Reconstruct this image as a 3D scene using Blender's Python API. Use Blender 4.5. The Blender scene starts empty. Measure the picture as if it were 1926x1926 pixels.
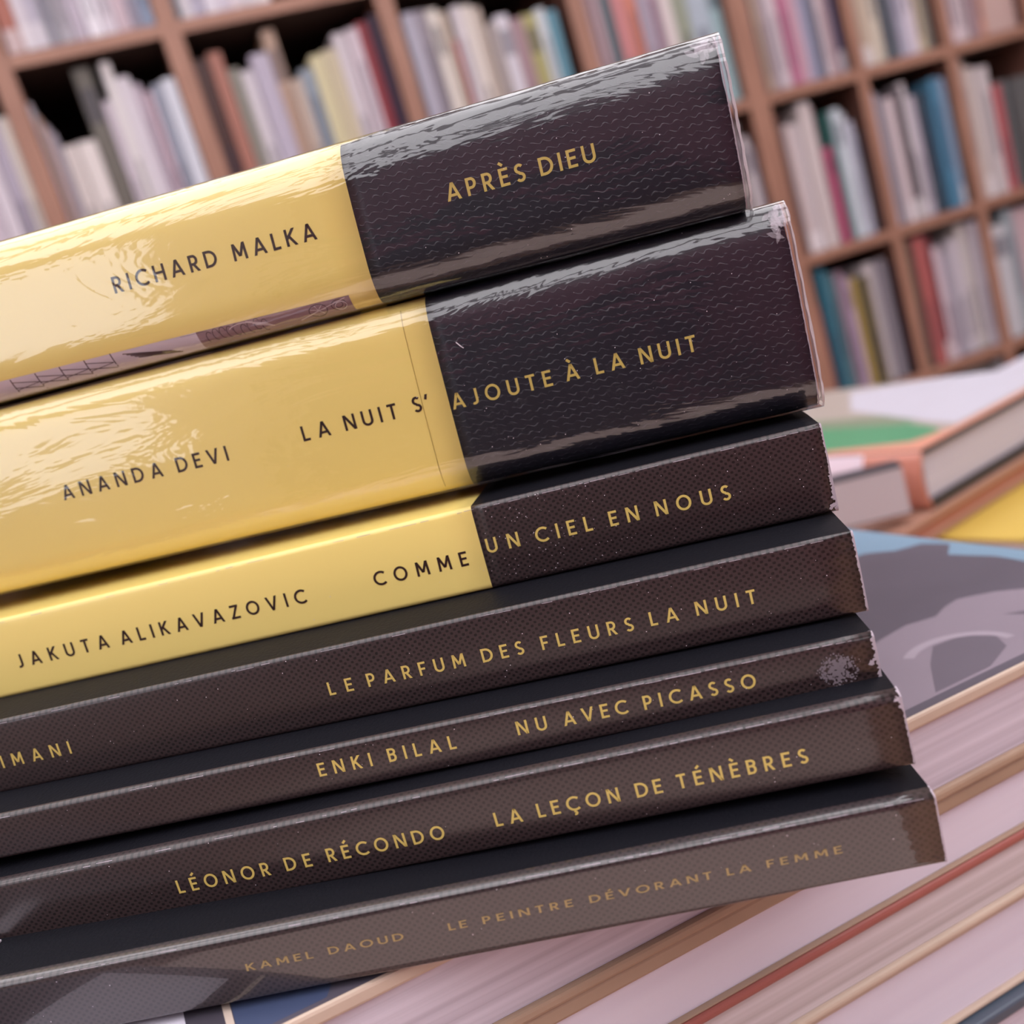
import bpy, bmesh, math, random
from mathutils import Vector, Matrix
random.seed(7)
C = bpy.context.scene.collection
MM = 0.001
# ---------------------------------------------------------------- camera, world, exposure
CAM_Z = 0.97                      # lens height above the floor
YAW = 0.26096925                  # bookcase wall is turned by this against the camera heading
PITCH, ROLL = 0.19123557, -0.29620564
FPX = 1900.0
HEAD = Matrix.Translation((0, 0, CAM_Z)) @ Matrix.Rotation(-YAW, 4, 'Z')   # camera-heading frame to room frame

def camera():
    cd = bpy.data.cameras.new('camera'); co = bpy.data.objects.new('camera', cd); C.objects.link(co)
    cp, sp = math.cos(PITCH), math.sin(PITCH)
    fwd = Vector((0, cp, -sp)); r0 = Vector((1, 0, 0)); u0 = r0.cross(fwd)
    right = math.cos(ROLL) * r0 + math.sin(ROLL) * u0
    up = -math.sin(ROLL) * r0 + math.cos(ROLL) * u0
    m = Matrix((right, up, -fwd)).transposed().to_4x4()
    co.matrix_world = HEAD @ m
    cd.sensor_width = 36.0; cd.sensor_fit = 'HORIZONTAL'; cd.lens = 36.0 * FPX / 1926.0
    cd.clip_start = 0.005; cd.clip_end = 50
    cd.dof.use_dof = True; cd.dof.focus_distance = 0.156; cd.dof.aperture_fstop = 15.0
    bpy.context.scene.camera = co
camera()
sc = bpy.context.scene
sc.view_settings.view_transform = 'Standard'; sc.view_settings.look = 'None'
sc.view_settings.gamma = 1.0; sc.view_settings.use_curve_mapping = False
sc.view_settings.exposure = 0.0
wd = bpy.data.worlds.new('daylight'); sc.world = wd; wd.use_nodes = True
wd.node_tree.nodes['Background'].inputs[0].default_value = (0.86, 0.9, 1.0, 1)   # overcast street daylight
wd.node_tree.nodes['Background'].inputs[1].default_value = 3.6
LAMP = 3.6                         # ceiling panel emission
LAMP_COL = (0.96, 0.955, 1.0)

# ---------------------------------------------------------------- helpers
def hx(h):
    v = [int(h[i:i+2], 16) / 255 for i in (0, 2, 4)]
    return tuple(x / 12.92 if x <= .04045 else ((x + .055) / 1.055) ** 2.4 for x in v)
MATS = {}
def mat(name, col, rough=.5, spec=.5, metal=0, coat=0, coat_rough=.05, noise=0, bump=0, bscale=800, emit=0):
    if name in MATS: return MATS[name]
    m = bpy.data.materials.new(name); m.use_nodes = True; MATS[name] = m
    nt = m.node_tree; b = nt.nodes['Principled BSDF']
    if isinstance(col, str): col = hx(col)
    b.inputs['Base Color'].default_value = (*col, 1); b.inputs['Roughness'].default_value = rough
    b.inputs['Specular IOR Level'].default_value = spec; b.inputs['Metallic'].default_value = metal
    b.inputs['Coat Weight'].default_value = coat; b.inputs['Coat Roughness'].default_value = coat_rough
    tc = nt.nodes.new('ShaderNodeTexCoord')
    if noise:
        n = nt.nodes.new('ShaderNodeTexNoise'); n.inputs['Scale'].default_value = 60; n.inputs['Detail'].default_value = 5
        nt.links.new(tc.outputs['Object'], n.inputs['Vector'])
        mx = nt.nodes.new('ShaderNodeMix'); mx.data_type = 'RGBA'; mx.blend_type = 'MULTIPLY'
        mx.inputs[0].default_value = noise; mx.inputs[6].default_value = (*col, 1)
        nt.links.new(n.outputs['Fac'], mx.inputs[7]); nt.links.new(mx.outputs[2], b.inputs['Base Color'])
    if bump:
        n = nt.nodes.new('ShaderNodeTexNoise'); n.inputs['Scale'].default_value = bscale; n.inputs['Detail'].default_value = 3
        nt.links.new(tc.outputs['Object'], n.inputs['Vector'])
        bp = nt.nodes.new('ShaderNodeBump'); bp.inputs['Strength'].default_value = bump; bp.inputs['Distance'].default_value = .0003
        nt.links.new(n.outputs['Fac'], bp.inputs['Height']); nt.links.new(bp.outputs['Normal'], b.inputs['Normal'])
    if emit:
        b.inputs['Emission Color'].default_value = (*col, 1); b.inputs['Emission Strength'].default_value = emit
    return m
def math_node(nt, op, a, b=None, c=None):
    n = nt.nodes.new('ShaderNodeMath'); n.operation = op
    for i, v in enumerate((a, b, c)):
        if v is None: continue
        if isinstance(v, (int, float)): n.inputs[i].default_value = v
        else: nt.links.new(v, n.inputs[i])
    return n.outputs[0]
def mesh_obj(name, verts, faces, mats, parent=None, mw=None, smooth=False, fm=None, uvfaces=None):
    me = bpy.data.meshes.new(name); me.from_pydata([tuple(v) for v in verts], [], faces)
    for m in (mats if isinstance(mats, (list, tuple)) else [mats]): me.materials.append(m)
    if fm:
        for p, k in zip(me.polygons, fm): p.material_index = k
    if smooth:
        for p in me.polygons: p.use_smooth = True
    me.update(); me.validate()
    o = bpy.data.objects.new(name, me); C.objects.link(o)
    if parent: o.parent = parent
    if mw is not None: o.matrix_world = mw
    return o
BOXF = [(0,3,2,1),(4,5,6,7),(0,1,5,4),(1,2,6,5),(2,3,7,6),(3,0,4,7)]
def box_vf(x0, x1, y0, y1, z0, z1):
    return [(x0,y0,z0),(x1,y0,z0),(x1,y1,z0),(x0,y1,z0),(x0,y0,z1),(x1,y0,z1),(x1,y1,z1),(x0,y1,z1)], list(BOXF)
def boxes(name, bl, mats, parent=None, mw=None, bev=0, fm=None):
    V, F, M = [], [], []
    for k, b in enumerate(bl):
        v, f = box_vf(*b[:6]); n = len(V); V += v; F += [tuple(i + n for i in q) for q in f]; M += [fm[k] if fm else 0] * 6
    if bev:
        me = bpy.data.meshes.new(name); me.from_pydata(V, [], F)
        for p, k in zip(me.polygons, M): p.material_index = k
        bm = bmesh.new(); bm.from_mesh(me)
        bmesh.ops.bevel(bm, geom=bm.edges[:], offset=bev, segments=2, affect='EDGES', profile=.5)
        bm.to_mesh(me); bm.free()
        for m in (mats if isinstance(mats, (list, tuple)) else [mats]): me.materials.append(m)
        for p in me.polygons: p.use_smooth = False
        o = bpy.data.objects.new(name, me); C.objects.link(o)
        if parent: o.parent = parent
        if mw is not None: o.matrix_world = mw
        return o
    return mesh_obj(name, V, F, mats, parent, mw, fm=M)
def tag(o, label=None, cat=None, group=None, kind=None):
    if label: o['label'] = label
    if cat: o['category'] = cat
    if group: o['group'] = group
    if kind: o['kind'] = kind
    return o
def empty(name, mw, label, cat, group=None):
    o = bpy.data.objects.new(name, None); o.empty_display_size = .02; C.objects.link(o); o.matrix_world = mw
    return tag(o, label, cat, group)

# ---------------------------------------------------------------- room
SD = 1.65                                        # distance of the bookcase front from the lens
RX0, RX1, RY0, RY1, RH = -2.6, 3.6, -2.6, SD + .34, 2.6
def wood(name, c1, c2, rough=.45, scale=3.0, axis=2):
    if name in MATS: return MATS[name]
    m = bpy.data.materials.new(name); m.use_nodes = True; MATS[name] = m; nt = m.node_tree; b = nt.nodes['Principled BSDF']
    tc = nt.nodes.new('ShaderNodeTexCoord'); mp = nt.nodes.new('ShaderNodeMapping')
    s = [30, 30, 30]; s[axis] = 2.0; mp.inputs['Scale'].default_value = s
    n = nt.nodes.new('ShaderNodeTexNoise'); n.inputs['Scale'].default_value = scale; n.inputs['Detail'].default_value = 8; n.inputs['Distortion'].default_value = .6
    nt.links.new(tc.outputs['Object'], mp.inputs[0]); nt.links.new(mp.outputs[0], n.inputs['Vector'])
    r = nt.nodes.new('ShaderNodeValToRGB'); r.color_ramp.elements[0].position = .3; r.color_ramp.elements[1].position = .7
    r.color_ramp.elements[0].color = (*hx(c1), 1); r.color_ramp.elements[1].color = (*hx(c2), 1)
    nt.links.new(n.outputs['Fac'], r.inputs[0]); nt.links.new(r.outputs[0], b.inputs['Base Color']); b.inputs['Roughness'].default_value = rough
    return m
wood_shelf_v = wood('shelf_wood_upright', '886050', 'aa7e6a', axis=2)
wood_shelf_h = wood('shelf_wood_board', '886050', 'aa7e6a', axis=0)
wood_table = wood('table_wood', '8a5f44', 'a87a5a', axis=0)
wall_m = mat('wall_paint', 'b9a9a0', .8, noise=.12)
ceil_m = mat('ceiling_paint', 'd8d4d6', .9, noise=.08)
tag(boxes('ceiling', [(RX0, RX1, RY0, RY1, RH, RH + .1)], ceil_m), kind='structure')
tag(boxes('wall_back', [(RX0, RX1, RY1, RY1 + .12, 0, RH)], wall_m), kind='structure')
tag(boxes('wall_front', [(RX0, RX1, RY0 - .12, RY0, 0, RH)], mat('wall_front_paint', '843f52', .7, noise=.25)), kind='structure')  # unseen wall, maroon put in for its reflection in the film
tag(boxes('wall_right', [(RX1, RX1 + .12, RY0, RY1, 0, RH)], wall_m), kind='structure')
WY0, WY1, WZ0, WZ1 = -1.95, -1.05, .98, 2.2         # shop window left of and behind the camera
tag(boxes('wall_left', [(RX0 - .12, RX0, RY0, WY0, 0, RH), (RX0 - .12, RX0, WY1, RY1, 0, RH),
          (RX0 - .12, RX0, WY0, WY1, 0, WZ0), (RX0 - .12, RX0, WY0, WY1, WZ1, RH)], wall_m), kind='structure')
wf = tag(boxes('window_1', [(RX0 - .1, RX0 - .02, WY0, WY0 + .05, WZ0, WZ1), (RX0 - .1, RX0 - .02, WY1 - .05, WY1, WZ0, WZ1),
          (RX0 - .1, RX0 - .02, WY0 + .05, WY1 - .05, WZ0, WZ0 + .05), (RX0 - .1, RX0 - .02, WY0 + .05, WY1 - .05, WZ1 - .05, WZ1)], wood_shelf_v), kind='structure')
fl = tag(boxes('floor', [(RX0, RX1, RY0, RY1, -.12, -.012)], mat('floor_joint', '2c1c14', .8)), kind='structure')
plank_me = None
fw = wood('floor_wood', '8a6c5c', 'a88c7c', .4, axis=0)
yy = RY0; k = 0
while yy < RY1 - .01:                             # floor boards, one object each
    y2 = min(yy + .16, RY1)
    o = boxes('plank', [(RX0 + .002, RX1 - .002, yy + .002, y2 - .002, -.012, 0)], fw, parent=fl); yy = y2
tag(boxes('baseboard_back', [(RX0, RX1, RY1 - .015, RY1, 0, .09)], wood_shelf_h), kind='structure')
for ix in range(4):
    for iy in range(4):
        x = -1.75 + ix * 1.3; y = -1.95 + iy * 1.05
        l = empty('ceiling_light', Matrix.Translation((x, y, RH)), 'large white luminous ceiling panel out of view above the tables', 'light', 'ceiling light panels')
        o = boxes('frame', [(-.6, .6, -.46, -.44, -.03, 0), (-.6, .6, .44, .46, -.03, 0), (-.6, -.58, -.44, .44, -.03, 0), (.58, .6, -.44, .44, -.03, 0)], mat('white_metal', 'dcdcdc', .4), l)
        o = boxes('diffuser', [(-.58, .58, -.44, .44, -.022, -.004)], mat('lamp_diffuser', LAMP_COL, .5, emit=LAMP), l)

cb_ = empty('added_cabinet', Matrix.Translation((-2.42, RY0 + .002, 0)), 'tall dark unit added unseen behind the camera to darken film reflections', 'added_cabinet')  # invented dark unit, unseen, shapes the reflections in the plastic film
dkc = mat('added_cabinet_dark', '14141c', .5)
boxes('body', [(0, 1.3, 0, .36, .0, 1.32)], dkc, cb_, bev=.004)
for k_ in range(3):
    d_ = boxes('door', [(.01 + k_ * .43, .43 + k_ * .43, .361, .379, .04, 1.3)], dkc, cb_, bev=.002)
    boxes('handle', [(.39 + k_ * .43, .40 + k_ * .43, .3795, .392, .6, .75)], mat('white_metal', 'dcdcdc', .4), d_)
# ---------------------------------------------------------------- bookcase
UP = [-.355, -.205, -.055, .093, .293, .486, .665, .80, .923, 1.045, 1.17]   # uprights, in units of SD
SH = [.515, .33, .139, -.040, -.21, -.38, -.55]                              # board undersides
CASED = .30
wood_shaded = wood('shelf_wood_shaded', '2c1a16', '3c2620', .7, axis=0)  # inner boards coloured darker to stand for shade between the shelves
bt = .019
zb = lambda s: CAM_Z + s * SD
UW = lambda i: .020 if i == 6 else (.0145 if i < 6 else .0105)     # half widths of the uprights
wood_side_shaded = wood('shelf_wood_side_shaded', '4a2e26', '664036', .6, axis=2)  # upright sides darkened in colour for the shade inside the bays
def bookcase(i0, i1, label):
    x0, x1 = UP[i0] * SD, UP[i1] * SD
    root = empty('bookcase', Matrix.Translation((x0, SD, 0)), label, 'bookcase')
    top = zb(SH[0]) + bt
    for i in range(i0, i1 + 1):
        xc = UP[i] * SD - x0; w = UW(i)
        if i == i0 and i0 == 6: continue
        boxes('upright', [(xc - w, xc + w, .0025, CASED, 0, top)], wood_side_shaded, root)
        boxes('lit_edge_strip', [(xc - w, xc + w, -.0012, .002, 0, top)], wood_shelf_v, root)
    for s in SH:
        for i in range(i0, i1):
            w0 = UW(i); w1 = UW(i + 1)
            boxes('shelf_board', [(UP[i] * SD - x0 + w0 + .0005, UP[i+1] * SD - x0 - w1 - .0005, .002, CASED, zb(s) - bt, zb(s))], wood_shaded, root)
            boxes('lit_edge_strip', [(UP[i] * SD - x0 + w0 + .0005, UP[i+1] * SD - x0 - w1 - .0005, -.001, .0018, zb(s) - bt, zb(s))], wood_shelf_h, root)  # light front of the board, kept apart from its shade-coloured body
    boxes('back_panel', [(.02, x1 - x0 - .02, CASED + .001, CASED + .009, 0, top)], mat('shelf_back', '100b0c', .8), root)  # near-black colour stands for the shade at the back of the bays
    boxes('plinth', [(.03, x1 - x0 - .03, .01, .03, 0, zb(SH[-1]) - bt - .001)], wood_shelf_h, root)
bookcase(0, 6, 'wide brown wooden bookcase behind the stack, left of the thick double upright')
bookcase(6, 10, 'narrow-bay brown wooden bookcase right of the stack, beyond the thick double upright')

def objcol_mat(name, rough, fac=1.0, add=None, spec=.4):
    m = bpy.data.materials.new(name); m.use_nodes = True; nt = m.node_tree; b = nt.nodes['Principled BSDF']
    oi = nt.nodes.new('ShaderNodeObjectInfo')
    if add is None: nt.links.new(oi.outputs['Color'], b.inputs['Base Color'])
    else:
        mx = nt.nodes.new('ShaderNodeMix'); mx.data_type = 'RGBA'; mx.inputs[0].default_value = fac
        nt.links.new(oi.outputs['Color'], mx.inputs[6]); mx.inputs[7].default_value = (*add, 1); nt.links.new(mx.outputs[2], b.inputs['Base Color'])
    b.inputs['Roughness'].default_value = rough; b.inputs['Specular IOR Level'].default_value = spec
    return m
cov_m = objcol_mat('paperback_cover', .35)
cov_d = objcol_mat('spine_print_dark', .4, .6, (.03, .025, .05))
cov_l = objcol_mat('spine_print_light', .4, .6, (.8, .75, .78))
pages_m = mat('page_edges', 'd9cdbf', .8)
CN = [('white', (225, 215, 222)), ('grey', (140, 138, 142)), ('dark grey', (84, 80, 86)), ('near-black', (45, 38, 46)), ('lavender', (184, 175, 200)), ('pale pink', (215, 190, 200)),
      ('beige', (201, 178, 155)), ('cream', (224, 214, 196)), ('brown', (95, 62, 52)), ('red', (180, 55, 68)), ('pink', (205, 70, 125)), ('salmon', (206, 125, 110)), ('orange', (208, 110, 82)),
      ('blue', (70, 125, 165)), ('pale blue', (165, 190, 208)), ('teal', (50, 100, 110)), ('dark green', (34, 88, 84)), ('yellow', (200, 168, 70)), ('olive', (150, 148, 105)), ('mauve', (165, 135, 145)), ('slate blue', (120, 125, 160))]
def cname(h):
    v = [int(h[i:i+2], 16) for i in (0, 2, 4)]
    return min(CN, key=lambda c: sum((a - b) ** 2 for a, b in zip(c[1], v)))[0]
ORD = ['first', 'second', 'third', 'fourth', 'fifth', 'sixth', 'seventh', 'eighth', 'ninth', 'tenth', 'eleventh', 'twelfth', 'thirteenth', 'fourteenth', 'fifteenth', 'sixteenth', 'seventeenth']
ROWN = ['top cut-off shelf', 'upper shelf', 'second shelf', 'third shelf', 'lowest glimpsed shelf']
BAYN = ['far-left sliver bay', 'far-left sliver bay', 'leftmost full bay', 'second bay from left', 'third bay from left', 'bay left of double upright', 'bay right of double upright', 'second bay right of double upright', 'third bay right of double upright', 'rightmost bay']
def shelf_book(X0, X1, row, H, col, style, label, group, back=.0, name='paperback'):
    w = (X1 - X0) - .0008; D = random.uniform(.115, .15); d0 = random.uniform(.006, .022) + back
    V, F, M = [], [], []
    def q(v, m):
        n = len(V); V.extend(v); F.append(tuple(range(n, n + len(v)))); M.append(m)
    r = min(.0022, w * .25)
    # horizontal outline of the cover (spine at -y), rounded hinge edges
    out = [(-w/2, D), (-w/2, r), (-w/2 + r*.3, r*.3), (-w/2 + r, 0), (w/2 - r, 0), (w/2 - r*.3, r*.3), (w/2, r), (w/2, D)]
    for a, b in zip(out[:-1], out[1:]):
        spine = a[1] == 0 and b[1] == 0
        if spine and style:
            zs = {1: [(0, .12, 0), (.12, .5, 1), (.5, 1, 0)], 2: [(0, .72, 0), (.72, .9, 1), (.9, 1, 0)], 3: [(0, .3, 0), (.3, .8, 1), (.8, 1, 0)], 4: [(0, .16, 2), (.16, 1, 0)]}[style]
            for za, zb_, m in zs:
                if m and style in (1, 3):                 # a narrow line of spine print
                    e = (b[0] - a[0]) * .3
                    for xa, xb, mm in ((a[0], a[0]+e, 0), (a[0]+e, b[0]-e, m), (b[0]-e, b[0], 0)):
                        q([(xa, 0, H*za), (xb, 0, H*za), (xb, 0, H*zb_), (xa, 0, H*zb_)], mm)
                else: q([(a[0], 0, H*za), (b[0], 0, H*za), (b[0], 0, H*zb_), (a[0], 0, H*zb_)], m)
        else: q([(a[0], a[1], 0), (b[0], b[1], 0), (b[0], b[1], H), (a[0], a[1], H)], 0)
    c = .0007
    ins = [(-w/2 + c, D), (-w/2 + c, r), (-w/2 + r, c), (w/2 - r, c), (w/2 - c, r), (w/2 - c, D)]
    for z in (0, H):                                       # cover rim
        for a, b, cc, dd in ((out[0], out[1], ins[1], ins[0]), (out[1], out[3], ins[2], ins[1]), (out[3], out[4], ins[3], ins[2]), (out[4], out[6], ins[4], ins[3]), (out[6], out[7], ins[5], ins[4])):
            q([(*a, z), (*b, z), (*cc, z), (*dd, z)], 0)
    for z in (.001, H - .001): q([(p[0], p[1] if p[1] < D else D - .002, z) for p in ins], 3)
    q([(-w/2, D, 0), (w/2, D, 0), (w/2, D, H), (-w/2, D, H)], 3)
    o = mesh_obj(name, V, F, [cov_m, cov_d, cov_l, pages_m], fm=M)
    o.matrix_world = Matrix.Translation(((X0 + X1) / 2, SD + d0, zb(SH[row + 1]) + .0003))
    cc = hx(col); lum = sum(cc) / 3; cc = [(c * .8 + lum * .2) * .86 for c in cc]
    o.color = (*cc, 1)
    return tag(o, label, 'book', group)
SHELFDATA = [
(1,0,[(-0.103,0.15,'cbbccb'),(-0.092,0.14,'ddd2de'),(-0.0795,0.15,'b9aec4'),(-0.0671,0.145,'e6dcd0')]),
(1,1,[(-0.0553,0.152,'ddd2de'),(-0.0521,0.138,'c9a08c'),(-0.0463,0.131,'cbbccb'),(-0.0369,0.123,'b0a6b4'),(-0.0252,0.111,'ddd0cc'),(-0.0097,0.111,'e4d9d6'),(0.0085,0.172,'6e685e'),(0.0223,0.14,'cdbfcd'),(0.0253,0.172,'e6dfe0'),(0.042,0.157,'ded5e0'),(0.049,0.148,'c9b6c8'),(0.0559,0.141,'c8a9b8'),(0.0657,0.145,'a2a8bc'),(0.0748,0.146,'dbe0ee')]),
(1,2,[(0.1113,0.158,'54302a'),(0.1246,0.161,'b5705c'),(0.1382,0.143,'8e8a7e'),(0.1472,0.139,'dcd3dc'),(0.1615,0.15,'b9aec4'),(0.1831,0.171,'c9a58c'),(0.1876,0.122,'c9b2a2'),(0.2029,0.129,'8d9aa8'),(0.2152,0.139,'d8cd9c'),(0.2289,0.142,'cfc09c'),(0.2452,0.155,'ddd2da'),(0.2551,0.155,'d6c4d0'),(0.2691,0.16,'a8303f'),(0.2797,0.162,'3a2440')]),
(1,3,[(0.3007,0.149,'56606e'),(0.3149,0.158,'b9b4c8'),(0.3257,0.158,'9a8f9c'),(0.3389,0.156,'e0d6cc'),(0.3478,0.152,'c5b09c'),(0.3568,0.125,'cc3f55'),(0.3585,0.154,'d9cfd6'),(0.376,0.154,'e2d6cc'),(0.387,0.15,'c7b3a4'),(0.3913,0.131,'a99c9a'),(0.4093,0.138,'dcd6e2'),(0.4201,0.132,'a8848c'),(0.4378,0.134,'b0a862'),(0.4515,0.137,'d2dae0'),(0.4605,0.132,'5a9ab0'),(0.4727,0.126,'ddc8d0'),(0.4852,0.134,'cdb0b4')]),
(1,4,[(0.4997,0.135,'b0949e'),(0.5107,0.135,'b898a0'),(0.518,0.13,'4c6670'),(0.5338,0.131,'d07f80'),(0.5481,0.13,'d87c60'),(0.5609,0.124,'a89cb0'),(0.5739,0.125,'b08ea0'),(0.5885,0.12,'e0d2d0'),(0.6,0.116,'98a08a'),(0.6231,0.119,'aebccb'),(0.6528,0.112,'9cc0c6')]),
(1,5,[(0.6841,0.092,'6a6068'),(0.6949,0.096,'c4a48c'),(0.7018,0.085,'a898a4'),(0.7143,0.083,'dccad2'),(0.7267,0.088,'c46a90'),(0.7382,0.089,'cfa2b4'),(0.7498,0.087,'9c9cba'),(0.7603,0.087,'6a6c80'),(0.7686,0.081,'d9c4cc'),(0.7777,0.081,'a4848c'),(0.7883,0.081,'4c4c70'),(0.7978,0.08,'8e8cae')]),
(1,6,[(0.8086,0.08,'a08a80'),(0.8247,0.08,'cdb49c'),(0.8389,0.08,'dccdb8'),(0.8559,0.08,'5c6470'),(0.8699,0.08,'b0aac0'),(0.8831,0.08,'dacddc'),(0.8989,0.08,'cdb792'),(0.9122,0.08,'8c8a80')]),
(1,7,[(0.9451,0.08,'d8c0c8'),(0.9602,0.08,'e0d0d6'),(0.9705,0.08,'a88890'),(0.9845,0.08,'d08868'),(0.9964,0.08,'cda8a0')]),
(2,4,[(0.6306,0.16,'8a8080'),(0.642,0.142,'d2c6cc'),(0.6519,0.131,'c2bccc')]),
(2,5,[(0.6842,0.159,'5c3a34'),(0.694,0.142,'cbb4b4'),(0.7029,0.141,'d6c8cc'),(0.7235,0.16,'d4c4c4'),(0.7339,0.155,'bcaaac'),(0.7391,0.107,'d0447c'),(0.7475,0.145,'1f5c58'),(0.7616,0.145,'c2d0da'),(0.77,0.139,'d9deea'),(0.7771,0.128,'b4b4c8'),(0.7835,0.117,'484850')]),
(2,6,[(0.7877,0.105,'b08c80'),(0.8097,0.151,'c2b8c8'),(0.8213,0.146,'8c8490'),(0.8307,0.141,'dbc6cc'),(0.8444,0.15,'5a5058'),(0.8566,0.153,'dfd6dc'),(0.8658,0.137,'c0b4c4'),(0.8802,0.138,'3c4c5c'),(0.8984,0.149,'3c80a4'),(0.9101,0.147,'8fa2c0'),(0.9143,0.134,'245050')]),
(2,7,[(0.9378,0.168,'c8aca0'),(0.9496,0.15,'cfc0bc'),(0.9651,0.147,'cbbfc2'),(0.9823,0.123,'b8404a'),(0.9983,0.126,'77787a'),(1.0111,0.125,'5c5c5e')]),
(3,5,[(0.684,0.111,'b83c50'),(0.6935,0.162,'1e7088'),(0.7073,0.143,'4c7c88'),(0.721,0.142,'9c7c90'),(0.7295,0.133,'b49cc0'),(0.737,0.13,'c8a840'),(0.7473,0.128,'6c6044'),(0.7636,0.14,'d4c8cc'),(0.7764,0.141,'8c8490'),(0.7863,0.134,'2c2430')]),
(3,6,[(0.8138,0.155,'64584c'),(0.8326,0.156,'c05a58'),(0.8426,0.149,'7c3038'),(0.852,0.135,'dcc4d0'),(0.8635,0.125,'a49cae'),(0.8805,0.137,'c6bcc8'),(0.9009,0.163,'d0c6c2'),(0.911,0.15,'bcb0bc'),(0.9212,0.141,'74665c')]),
(3,7,[(0.9485,0.136,'c8c8d0'),(0.9664,0.15,'98a6b0'),(0.98,0.147,'c8a8b0')]),
(4,6,[(0.8187,0.16,'5c4840'),(0.8345,0.162,'7c6c66'),(0.8484,0.155,'8c8080'),(0.8638,0.155,'6c6460'),(0.8789,0.152,'a09690'),(0.8956,0.156,'7c7470'),(0.9089,0.156,'8a8488')]),
(0,1,[(-0.0341,0.15,'c46a50'),(-0.0253,0.15,'ddd2dc'),(-0.0136,0.15,'c0b8cc'),(-0.0032,0.15,'93909e'),(0.0066,0.15,'ddd6e0'),(0.0192,0.15,'b8aabc'),(0.0323,0.15,'ece6f0'),(0.0449,0.15,'dcd0dc'),(0.0575,0.15,'cbb0bc'),(0.0691,0.15,'a8a0b4'),(0.0789,0.15,'8ca0c0')]),
(0,2,[(0.1043,0.15,'5c7080'),(0.1127,0.15,'dcd4dc'),(0.1256,0.15,'b8b0c8'),(0.137,0.15,'e0d8e4'),(0.1492,0.15,'d4c8d8'),(0.1607,0.15,'cdb0b8'),(0.1724,0.15,'b4a8b4'),(0.1842,0.15,'ddd4d8')]),
]
GP = 'books on the wall bookcase'
seen = set()
for row, k, L in SHELFDATA:
    b = k + 1                                   # index of the bay's left upright
    lo, hi = UP[b] * SD + UW(b) + .001, UP[b+1] * SD - UW(b + 1) - .001
    xs = [v[0] * SD for v in L]
    step = .02
    edges = [max(lo, xs[0] - step * .6)] + [(a + c) / 2 for a, c in zip(xs[:-1], xs[1:])] + [min(hi, xs[-1] + step * .6)]
    if row != 2 or b != 5: edges[0] = lo
    if not (row == 0 and b == 3): edges[-1] = hi
    for j in range(1, len(edges)):               # keep a minimum width
        if edges[j] < edges[j-1] + .006: edges[j] = edges[j-1] + .006
    for j, (x, h, col) in enumerate(L):
        if edges[j+1] > hi + .001: continue
        if (row == 1 and k >= 4): h = random.uniform(.135, .165)
        H = min(h * SD, (SH[row] - SH[row+1]) * SD - bt - .012)
        st = random.choice([0, 1, 1, 3, 2, 4])
        lab = '%s book, %s from left, %s, %s' % (cname(col), ORD[j], BAYN[b], ROWN[row])
        if row == 3 and b == 6 and col == 'b83c50': st = 0
        shelf_book(edges[j], edges[j+1], row, H, col, st, lab, GP)
pal = ['ddd2de', 'c9b6c8', 'b0a6b4', 'e0d6cc', '8d9aa8', 'c9a58c', 'dcd3dc', 'a8848c', '5a6a7e', 'b5705c', 'd9cfd6', 'cbbccb']
def filler(row, b, a0=0.0, a1=1.0, lab='book on the shelves hidden behind the stacked books', grp='books hidden behind the stack', ws=(.018, .034)):
    lo, hi = UP[b] * SD + .018, UP[b+1] * SD - (.028 if b + 1 == 6 else .018)
    x, xe = lo + (hi - lo) * a0, lo + (hi - lo) * a1
    while x < xe - .012:
        w = min(random.uniform(*ws), xe - x)
        shelf_book(x, x + w, row, random.uniform(.17, .235), random.choice(pal), random.choice([0, 1, 3, 4]), lab, grp)
        x += w
for row in (2, 3):
    for b in (2, 3, 4, 5): filler(row, b, 0, .76 if (row, b) == (2, 5) else 1)
filler(0, 4); 

for row in (1, 2, 3): filler(row, 9, 0, 1, 'book in the last bay, beyond the right edge of the picture', 'books beyond the right edge', (.03, .045))
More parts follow.
